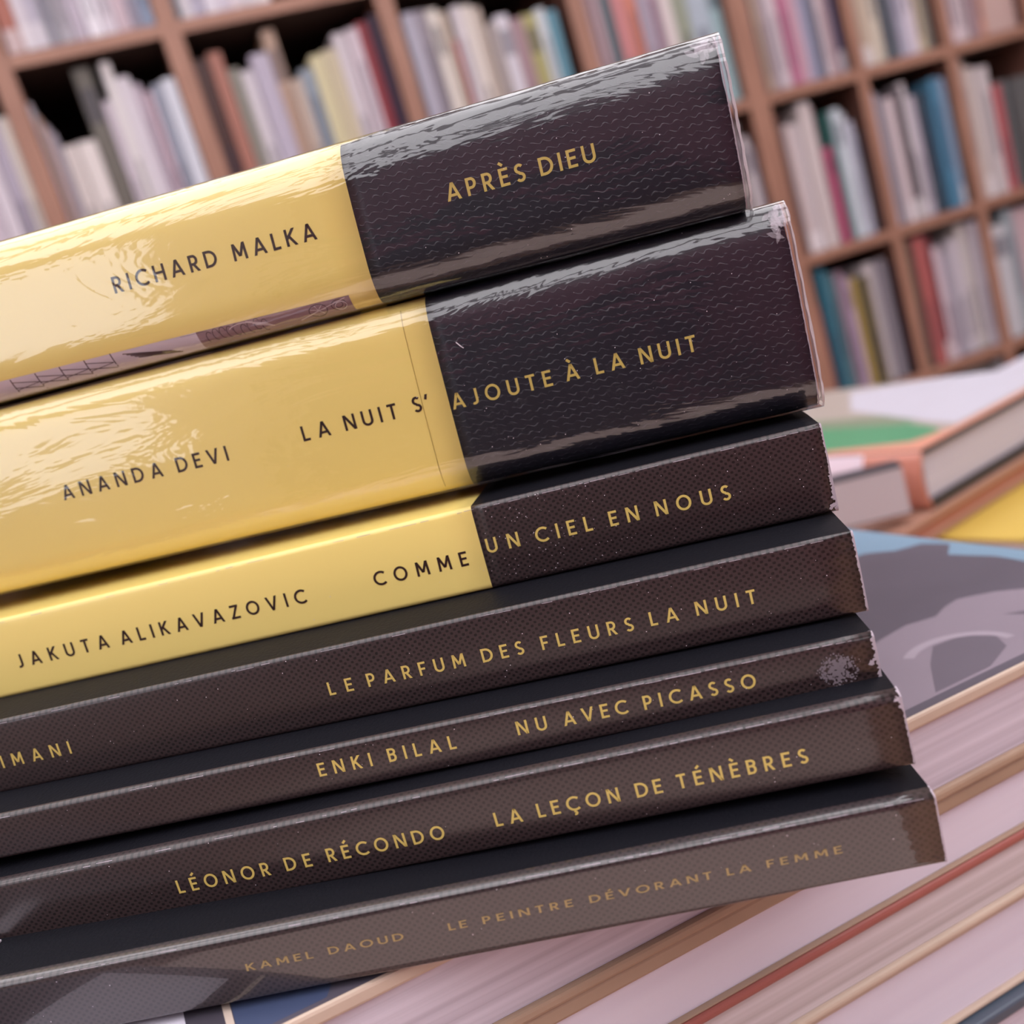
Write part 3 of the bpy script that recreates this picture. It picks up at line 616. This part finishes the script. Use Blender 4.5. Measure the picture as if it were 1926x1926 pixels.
# rubbed patch near the right end of the thin book
RY[0] = FOLD[4] * MM; root = stack_roots[4]; O, Rm, t, r, bow, _ = STK[4]; rr = random.Random(3); polys = []
for _ in range(260):
    a = rr.uniform(0, 2*math.pi); q = rr.random() ** .6
    cx, cz = -5.6 + 3.0 * q * math.cos(a), 3.1 + 2.5 * q * math.sin(a); s = rr.uniform(.12, .42) * (1.15 - q*.7)
    k = rr.randint(4, 6); polys.append([(cx + s*rr.uniform(.5, 1.2)*math.cos(6.283*u/k), max(.3, min(6.6, cz + s*rr.uniform(.5, 1.2)*math.sin(6.283*u/k)))) for u in range(k)])
sp_ = spine_strip('rubbed_patch', root, t*MM, r*MM, bow*MM, [], grey_wear, kind='stuff') if False else None
V, F = [], []
for n_, poly in enumerate(polys):
    b0 = len(V)
    for x, z in poly: V.append((x*MM, yfront(z*MM, t*MM, r*MM, bow*MM) - .00004 - n_*2e-7, z*MM))
    F.append(tuple(range(b0, len(V))))
o = mesh_obj('rubbed_patch', V, F, grey_wear, root); o['kind'] = 'stuff'; o['label'] = 'grey rubbed patch'
# torn corner chips
def chips(idx, spots):
    O, Rm, t, r, bow, _ = STK[idx]; polys = []; RY[0] = FOLD[idx] * MM
    for x, z, s in spots:
        k = 7; polys.append([(x + s*random.uniform(.5, 1.3)*math.cos(6.283*u/k), min(t-.02, max(.02, z + s*.8*random.uniform(.5, 1.3)*math.sin(6.283*u/k)))) for u in range(k)])
    spine_strip('torn_chip', stack_roots[idx], t*MM, r*MM, bow*MM, polys, white_wear, off=.00008)
chips(4, [(-.9, 3.2, .5), (-.35, 3.6, .4), (-.2, 5.2, .35)])
chips(2, [(-.6, 1.2, .5), (-.3, 2.4, .4), (-.9, .8, .35)])
chips(5, [(-.5, 10.2, .5), (-.2, 9.2, .35)])
# engraving strip printed along the foot of the topmost spine
RY[0] = FOLD[0] * MM; root = stack_roots[0]; O, Rm, t, r, bow, _ = STK[0]
def strip(name, polys, m, off, label=None):
    return spine_strip(name, root, t*MM, r*MM, bow*MM, polys, m, off=off*MM, label=label)
def band(x0, x1, z0a, z0b, z1a, z1b, nx=10, nz=14):
    P = []
    for a in range(nx):
        for b in range(nz):
            f = lambda u, v: (x0 + (x1-x0)*u, (z0a + (z0b-z0a)*u) * (1-v) + (z1a + (z1b-z1a)*u) * v)
            P.append([f(a/nx, b/nz), f((a+1)/nx, b/nz), f((a+1)/nx, (b+1)/nz), f(a/nx, (b+1)/nz)])
    return P
strip('printed_picture', band(-150, -92, 0, 0, 3.3, 2.8) + band(-150, -92, -2.5, -2.5, -.001, -.001, 2, 2), mat('engraving_lilac', 'cbbccb', .45), .045, 'pale lilac engraving strip')
strip('printed_picture', band(-92, -64.6, 0, 0, 2.8, 2.4) + band(-92, -64.6, -2.5, -2.5, -.001, -.001, 2, 2), mat('engraving_mauve', '8f6f78', .45), .045, 'mauve engraving strip')
ink = mat('engraving_ink', '4a3038', .5); pale = mat('engraving_pale', 'c9b4bc', .5)
def line(p, q, w): 
    dx, dz = q[0]-p[0], q[1]-p[1]; L = math.hypot(dx, dz) or 1; nx_, nz_ = -dz/L*w/2, dx/L*w/2; n = max(1, int(L/.5)); out = []
    for k in range(n):
        a, b = k/n, (k+1)/n; A = (p[0]+dx*a, p[1]+dz*a); B = (p[0]+dx*b, p[1]+dz*b)
        out.append([(A[0]-nx_, A[1]-nz_), (B[0]-nx_, B[1]-nz_), (B[0]+nx_, B[1]+nz_), (A[0]+nx_, A[1]+nz_)])
    return out
P = []
for k, x in enumerate([-127.5, -122.6, -117.8, -113.0, -108]):
    P += line((x, .2), (x - .1, 3.0), .22)
    if k < 4: P += line((x, 2.4), (x + 4.8, 1.5), .13); P += line((x, 1.4), (x + 4.8, .6), .13); P += line((x, 1.0), (x+4.8, 1.5), .1)
rr = random.Random(9)
def curl(cx, cz, rx, rz, w, a0=0, a1=360, n=12):
    pts = [(cx + rx*math.cos(math.radians(a0+(a1-a0)*k/n)), min(2.75, max(.2, cz + rz*math.sin(math.radians(a0+(a1-a0)*k/n))))) for k in range(n+1)]
    out = []
    for a, b in zip(pts[:-1], pts[1:]): out += line(a, b, w)
    return out
for k in range(5): P += line((-106 + k*.6, 2.4 - k*.28), (-97.5 + k*.4, 1.0 - k*.14), .16)
P += [[(-95, 2.7), (-90, 2.6), (-87, .6), (-91, 1.2)]]
for k in range(9): P += curl(-90 + k*1.25, 1.5 + rr.uniform(-.3, .3), .55, .9, .13, rr.uniform(0, 90), rr.uniform(220, 330))
P += curl(-70.5, 1.3, 1.6, .95, .13); P += curl(-66.8, 1.4, 1.3, .8, .13); P += curl(-66.8, 1.4, .7, .45, .12)
strip('engraved_line', P, ink, .055)
P = []
for k in range(7): P += line((-70.5, 1.3), (-70.5 + 1.4*math.cos(k*.9), 1.3 + .85*math.sin(k*.9)), .1)
P += curl(-66.5, 1.2, 1.0, .62, .12); P += curl(-84, 1.6, 2.4, .8, .14, 20, 160); P += line((-82, 2.0), (-79, .9), .2); P += line((-74, .5), (-65.4, 2.2), .12)
for k in range(4): P += line((-83 + k*.5, 2.5-k*.3), (-79.5 + k*.3, 1.4 - k*.2), .12)
strip('engraved_line', P, pale, .06)
# hairlines and a loose fibre on the second book's film
O, Rm, t, r, bow, _ = STK[1]; RY[0] = FOLD[1] * MM
P = line((-59.7, 1.0), (-59.4, 31.2), .09) 
spine_strip('film_edge', stack_roots[1], t*MM, r*MM, bow*MM, [[(a[0] - (33.5-a[1])*0 - 3.2, a[1]) for a in q] for q in P], mat('film_line', '9a8038', .5), off=.00009)
P = curl(0, 0, 0, 0, 0) if False else line((-54.5, 24.0), (-53.9, 23.2), .16) + line((-53.9, 23.2), (-53.5, 22.8), .12)
spine_strip('loose_fibre', stack_roots[1], t*MM, r*MM, bow*MM, P, mat('dust', 'cfc4cc', .9), off=.0009)
# small white price tag at the left on the bottom book's cover
o = boxes('price_tag', [(-.1442, -.1395, .0018, .012, STK[6][2]*MM + .00003, STK[6][2]*MM + .0003)], mat('tag_white', 'd8d2dc', .5), stack_roots[6])
# ---------------------------------------------------------------- the pile that carries the stack
A = Vector((-49.73, 124.47, -83.12)) * MM
dv = Vector((.9346, .3522, -.0497)); nv = Vector((.0428, .0167, .9989)); dv = (dv - dv.dot(nv) * nv).normalized(); nv.normalize(); mv = nv.cross(dv)
PM = Matrix((dv, mv, nv)).transposed().to_4x4(); PM.translation = A
PILE = HEAD @ PM
def flat_book(name, label, s0, s1, m0, m1, zt, zb_, ct, cb, top, bot, pages, frame, group='books lying flat on the display table', lip=.0012, leaves=0, spine=None, cat='book', part_label=None):
    """lying book: page block between two boards; fore-edge towards -y of its frame"""
    root = empty(name, frame @ Matrix.Translation((s1, m0, zb_)), label, cat, group)
    W, H, T = s1 - s0, m1 - m0, zt - zb_
    boxes('front_cover', [(-W, 0, 0, H, T - ct, T)], top, root, bev=min(ct * .35, .0006))
    boxes('back_cover', [(-W, 0, 0, H, 0, cb)], bot, root, bev=min(cb * .35, .0006))
    boxes('page_block', [(-W + lip, -lip, lip, H - .002, cb + .00005, T - ct - .00005)], pages, root)
    if spine: boxes('spine', [spine(W, H, T)], top, root, bev=.0008)
    return root
def streaky(name, c1, c2, scale, detail=6, k=1.0):
    if name in MATS: return MATS[name]
    m = bpy.data.materials.new(name); m.use_nodes = True; MATS[name] = m; nt = m.node_tree; b = nt.nodes['Principled BSDF']
    tc = nt.nodes.new('ShaderNodeTexCoord'); mp = nt.nodes.new('ShaderNodeMapping'); mp.inputs['Scale'].default_value = (2.5, 2.5, scale)
    n = nt.nodes.new('ShaderNodeTexNoise'); n.inputs['Scale'].default_value = 1.0; n.inputs['Detail'].default_value = detail
    nt.links.new(tc.outputs['Object'], mp.inputs[0]); nt.links.new(mp.outputs[0], n.inputs['Vector'])
    r = nt.nodes.new('ShaderNodeValToRGB'); r.color_ramp.elements[0].position = .5 - .2 * k; r.color_ramp.elements[1].position = .5 + .2 * k
    r.color_ramp.elements[0].color = (*hx(c1), 1); r.color_ramp.elements[1].color = (*hx(c2), 1)
    nt.links.new(n.outputs['Fac'], r.inputs[0]); nt.links.new(r.outputs[0], b.inputs['Base Color']); b.inputs['Roughness'].default_value = .75
    bp = nt.nodes.new('ShaderNodeBump'); bp.inputs['Distance'].default_value = .0003; bp.inputs['Strength'].default_value = .3
    nt.links.new(n.outputs['Fac'], bp.inputs['Height']); nt.links.new(bp.outputs[0], b.inputs['Normal'])
    return m
pg_pink = streaky('pages_pinkish', 'b0a4b0', 'd6ccd8', 500)
pg_smooth = streaky('pages_smooth', 'd2c8d6', 'dcd4e0', 160)
pg_tan = streaky('pages_tan', 'ac9e9c', 'd8ccd0', 420)
cream_b = mat('cream_board', 'c8b2a0', .5, noise=.15)
tan_b = mat('tan_board', 'b0947e', .5, noise=.3)
red_b = mat('brick_red_board', '9c5a52', .4)
slate_b = mat('slate_cover', '4c5664', .35)
photo_b = mat('photo_cover', '5a5460', .34, noise=.25)
PL = 'flat pile under the stack'
p1 = flat_book('art_book', 'large flat book with a grey and blue photo cover that carries the stack', -.11, .197, 0, .215, 0, -.0177, .0026, .0020, cream_b, tan_b, pg_pink, PILE)
def cover_print(name, pts, m, k=0, label=None, parent=None, fr=None, zoff=.00003):
    """printed shape lying on the cover, (s, m) in mm"""
    V = [(q[0]*MM, q[1]*MM, (.00003 + k*.00002) + zoff) for q in pts]
    o = mesh_obj(name, V, [tuple(range(len(V)))], m); o.parent = parent
    o.matrix_parent_inverse = Matrix.Identity(4)
    o.matrix_local = parent.matrix_world.inverted() @ (fr or PILE)
    if label: o['label'] = label
    return o
for o_ in [p1]: bpy.context.view_layer.update()
pr = lambda n, c, r_=.36: mat(n, c, r_, noise=.12)
cover_print('cover_photo', [(-109.4, .6), (196.4, .6), (196.4, 214), (-109.4, 214)], photo_b, 0, 'grey-mauve cover photo', p1)
cover_print('printed_shape', [(-108, 2), (-2, 2), (-2, 60), (-108, 60)], pr('print_teal', '3c484c'), 0, 'dark teal print', p1)
cover_print('printed_shape', [(-42, 3), (-12.7, 3), (-12.9, 14.6), (-21, 19), (-30, 40), (-42, 50)], pr('print_white', 'd2ccda'), 1, 'white print', p1)
cover_print('printed_shape', [(-7.6, 1.5), (-6.5, 1.5), (-6.7, 60), (-7.9, 60)], pr('print_cream', 'cbb9ac'), 2, 'cream printed line', p1)
cover_print('printed_shape', [(-6.4, 1.6), (6, 1.6), (20, 30), (20, 70), (-6.4, 70)], pr('print_blue', '414b68'), 1, 'blue print', p1)
arcpts = lambda cx, cy, rx, ry, a0, a1, n=16: [(cx + rx*math.cos(math.radians(a0+(a1-a0)*k/n)), cy + ry*math.sin(math.radians(a0+(a1-a0)*k/n))) for k in range(n+1)]
cover_print('printed_shape', [(60, 212), (196, 212), (196, 38)] + [(189, 36), (190, 48), (187, 60), (194, 66), (192, 74), (185, 76), (180, 83), (170, 82), (162, 78), (150, 74), (120, 96), (60, 130)], pr('print_sky', '7894aa'), 1, 'pale blue printed sky', p1)
cover_print('printed_shape', [(100, 20), (124, 28), (137, 32), (146, 33.5), (153, 31.5), (158, 34), (163, 35), (170, 31), (178, 22), (192, 8), (192, 3), (100, 3)], pr('print_face', '887c88'), 1, 'pale mauve printed form', p1)
cover_print('printed_shape', [(124, 4), (133, 14), (140, 20), (147, 19), (150, 13), (147, 8), (138, 4)], pr('print_shade', '645c68'), 2, None, p1)
cover_print('printed_shape', arcpts(140, 12, 12, 11, -10, 130) + list(reversed(arcpts(140, 12, 10, 8.6, -10, 130))), pr('print_face_light', 'a094a0'), 3, None, p1)
cover_print('printed_shape', [(160, 20), (172, 12), (186, 3), (168, 3)], pr('print_shade', '645c68'), 2, None, p1)
p2 = flat_book('flat_book', 'book under the photo-cover book, tan cover and smooth pinkish page edges', -.105, .205, .0008, .2, -.0179, -.0318, .0030, .0003, tan_b, tan_b, pg_smooth, PILE)
p3 = flat_book('flat_book', 'book with thin brick-red cover in the pile below the stack', -.10, .20, .0002, .2, -.0319, -.0446, .0017, .0016, red_b, cream_b, pg_tan, PILE)
p4 = flat_book('flat_book', 'book with smooth pink page edges just above the slate-covered one, bottom right', -.11, .21, .0012, .205, -.0448, -.0622, .0010, .0010, cream_b, cream_b, pg_smooth, PILE)
p5 = flat_book('flat_book', 'slate-blue covered book at the bottom right corner of the picture', -.11, .215, -.001, .205, -.0625, -.0830, .0026, .0022, slate_b, slate_b, pg_pink, PILE)

# ---------------------------------------------------------------- display table
TZ = .742
TF = HEAD.copy(); TF.translation = (0, 0, 0)
tb = empty('display_table', TF @ Matrix.Translation((.15, .22, 0)), 'wooden display table under the piles of books', 'table')
boxes('tabletop', [(-.75, .75, -.42, .62, TZ - .03, TZ)], wood_table, tb, bev=.003)
for sx in (-1, 1):
    for y in (-.37, .57): boxes('leg', [(sx*.7 - .03, sx*.7 + .03, y - .03, y + .03, 0, TZ - .0305)], wood_table, tb, bev=.002)
lvl = HEAD.copy()
tz = TZ - CAM_Z                                     # table top in the lens frame
base_y = PM @ Vector((0, 0, -.083))
low = min((PM @ Vector((s, m, -.0832))).z for s in (-.11, .215) for m in (-.001, .205))
FR = Matrix.Translation((A.x, A.y, 0)) @ Matrix.Rotation(math.atan2(dv.y, dv.x), 4, 'Z')
LV = HEAD @ FR
flat_book('flat_book', 'thick cream book lowest but one in the pile carrying the stack', -.11, .20, .004, .205, low - .0003, tz + .0255, .002, .002, cream_b, cream_b, pg_tan, LV)
flat_book('flat_book', 'thin brown book lying directly on the table beneath the central pile', -.105, .21, .0, .205, tz + .025, tz + .0004, .002, .002, tan_b, tan_b, pg_pink, LV)
# unseen books added low in front of the pile for their warm reflection
FB = HEAD @ Matrix.Translation((-.02, -.03, 0)) @ Matrix.Rotation(math.radians(14), 4, 'Z')
flat_book('flat_book', 'unseen blush pink book added before the central pile for its reflection', -.20, .17, -.17, .07, tz + .055, tz + .0293, .002, .002, mat('blush_cover', 'd8bfb4', .5), tan_b, pg_tan, FB)
flat_book('flat_book', 'unseen tan book added under the blush pink one for its reflection', -.205, .175, -.175, .075, tz + .029, tz + .0004, .002, .002, tan_b, tan_b, pg_pink, FB)
# ---------------------------------------------------------------- the pile behind at the right
e1 = Vector((.85, .53, 0)).normalized(); e2 = Vector((-e1.y, e1.x, 0))
QM = Matrix((e1, e2, Vector((0, 0, 1)))).transposed().to_4x4(); QM.translation = Vector((.195, .468, 0))
Q = HEAD @ QM
dark_b = mat('dark_board', '2c2a32', .4)
pg_grey = streaky('pages_greyish', 'b0acb8', 'cdc8d2', 260)
# big art book with an orange spine: frame x = along the tail edge, y = along the spine
q1 = empty('art_book', Q @ Matrix.Translation((0, 0, -.150)), 'thick art book with orange spine and green and white cover, behind right', 'book', 'books lying flat on the display table')
cov = mat('orange_cover', 'c4806e', .35)
boxes('front_cover', [(0, .165, 0, .26, .0272, .030)], dark_b, q1, bev=.0006)
boxes('back_cover', [(0, .165, 0, .26, 0, .0050)], dark_b, q1, bev=.0006)
boxes('page_block', [(.002, .163, .002, .256, .00505, .02715)], pg_grey, q1)
V, F = [], []
for k, (yy_) in enumerate((0.0, .26)):
    for a in range(9):
        th = math.pi/2 * a / 8; z = .0290 * a / 8 + .0005; V.append((-.004 * math.sin(math.pi * a / 8) - .0004, yy_, z))
for a in range(8): F.append((a, a + 1, a + 10, a + 9))
sp = mesh_obj('spine', V, F, cov, q1, smooth=True); sp.modifiers.new('t', 'SOLIDIFY').thickness = .0018; sp['label'] = 'orange spine'
V2 = [];F2 = []
for k, (yy_) in enumerate((0.032, .26)):
    for a in range(9):
        z = .0290 * a / 8 + .0005; V2.append((-.004 * math.sin(math.pi * a / 8) - .00065, yy_, z))
for a in range(8): F2.append((a, a + 1, a + 10, a + 9))
o = mesh_obj('spine_print', V2, F2, mat('spine_white', 'e2d0dc', .3), q1, smooth=True); o['label'] = 'white print on the spine'
bpy.context.view_layer.update()
def qprint(pts, col, k, label=None, r_=.35):
    V = [(a*MM, b*MM, .03003 + k*.00003) for a, b in pts]
    o = mesh_obj('printed_shape', V, [tuple(range(len(V)))], mat('qprint_' + col, col, r_, noise=.1), q1)
    if label: o['label'] = label
qprint([(0.5, .5), (164, .5), (164, 259), (.5, 259)], 'a0948c', 0, 'greyish cover print')
qprint([(.6, .6), (164, .6), (164, 5), (40, 6), (16, 16), (8, 60), (.6, 62)], 'c88872', 1, 'orange cover border')
qprint([(4, 62), (9, 60), (17, 17), (34, 10), (44, 22), (58, 50), (66, 100), (66, 258), (4, 258)], '4a8862', 2, 'green cover print')
qprint([(52, 45), (76, 30), (78, 150), (74, 200), (64, 200)], '76806a', 3)
qprint([(46, 9), (163, 7), (163, 90), (150, 150), (96, 110), (70, 60), (54, 28)], 'b9b5c0', 4, 'white cover print')
# white paper block tucked in front of its spine
WQ = HEAD @ (Matrix.Translation((.180, .456, 0)) @ Matrix.Rotation(math.atan2(-.006, .028), 4, 'Z'))
flat_book('flat_book', 'small white book with dark cover in front of the orange-spined art book', -.10, .0, .0, .012, -.1205, -.1449, .0014, .0008, dark_b, dark_b, mat('block_white', 'bcb2b6', .7), WQ, lip=.0002)
flat_book('flat_book', 'orange-brown book directly under the art book with the orange spine', -.03, .166, -.003, .26, -.1503, -.1625, .0035, .0035, mat('orange_brown_board', 'a47a68', .45), mat('orange_brown_board', 'a47a68', .45), mat('orange_brown_pages', 'a86c58', .7), Q, group='books lying flat on the display table')
flat_book('flat_book', 'yellow-covered book low in the pile behind, beside the photo cover', -.004, .166, -.075, .2, -.1628, -.1850, .002, .002, mat('mustard_cover', 'b89a44', .4), mat('mustard_cover', 'b89a44', .4), pg_tan, Q)
flat_book('flat_book', 'cream book on the table at the foot of the pile behind', -.03, .42, -.07, .2, -.1853, tz + .0004, .002, .002, cream_b, cream_b, pg_tan, Q)
flat_book('flat_book', 'white book beyond the art book, touching the right frame edge', .170, .42, -.12, .114, -.1405, -.1850, .002, .002, mat('white_gloss_cover', 'bcb8c4', .3), mat('white_gloss_cover', 'bcb8c4', .3), pg_grey, Q)
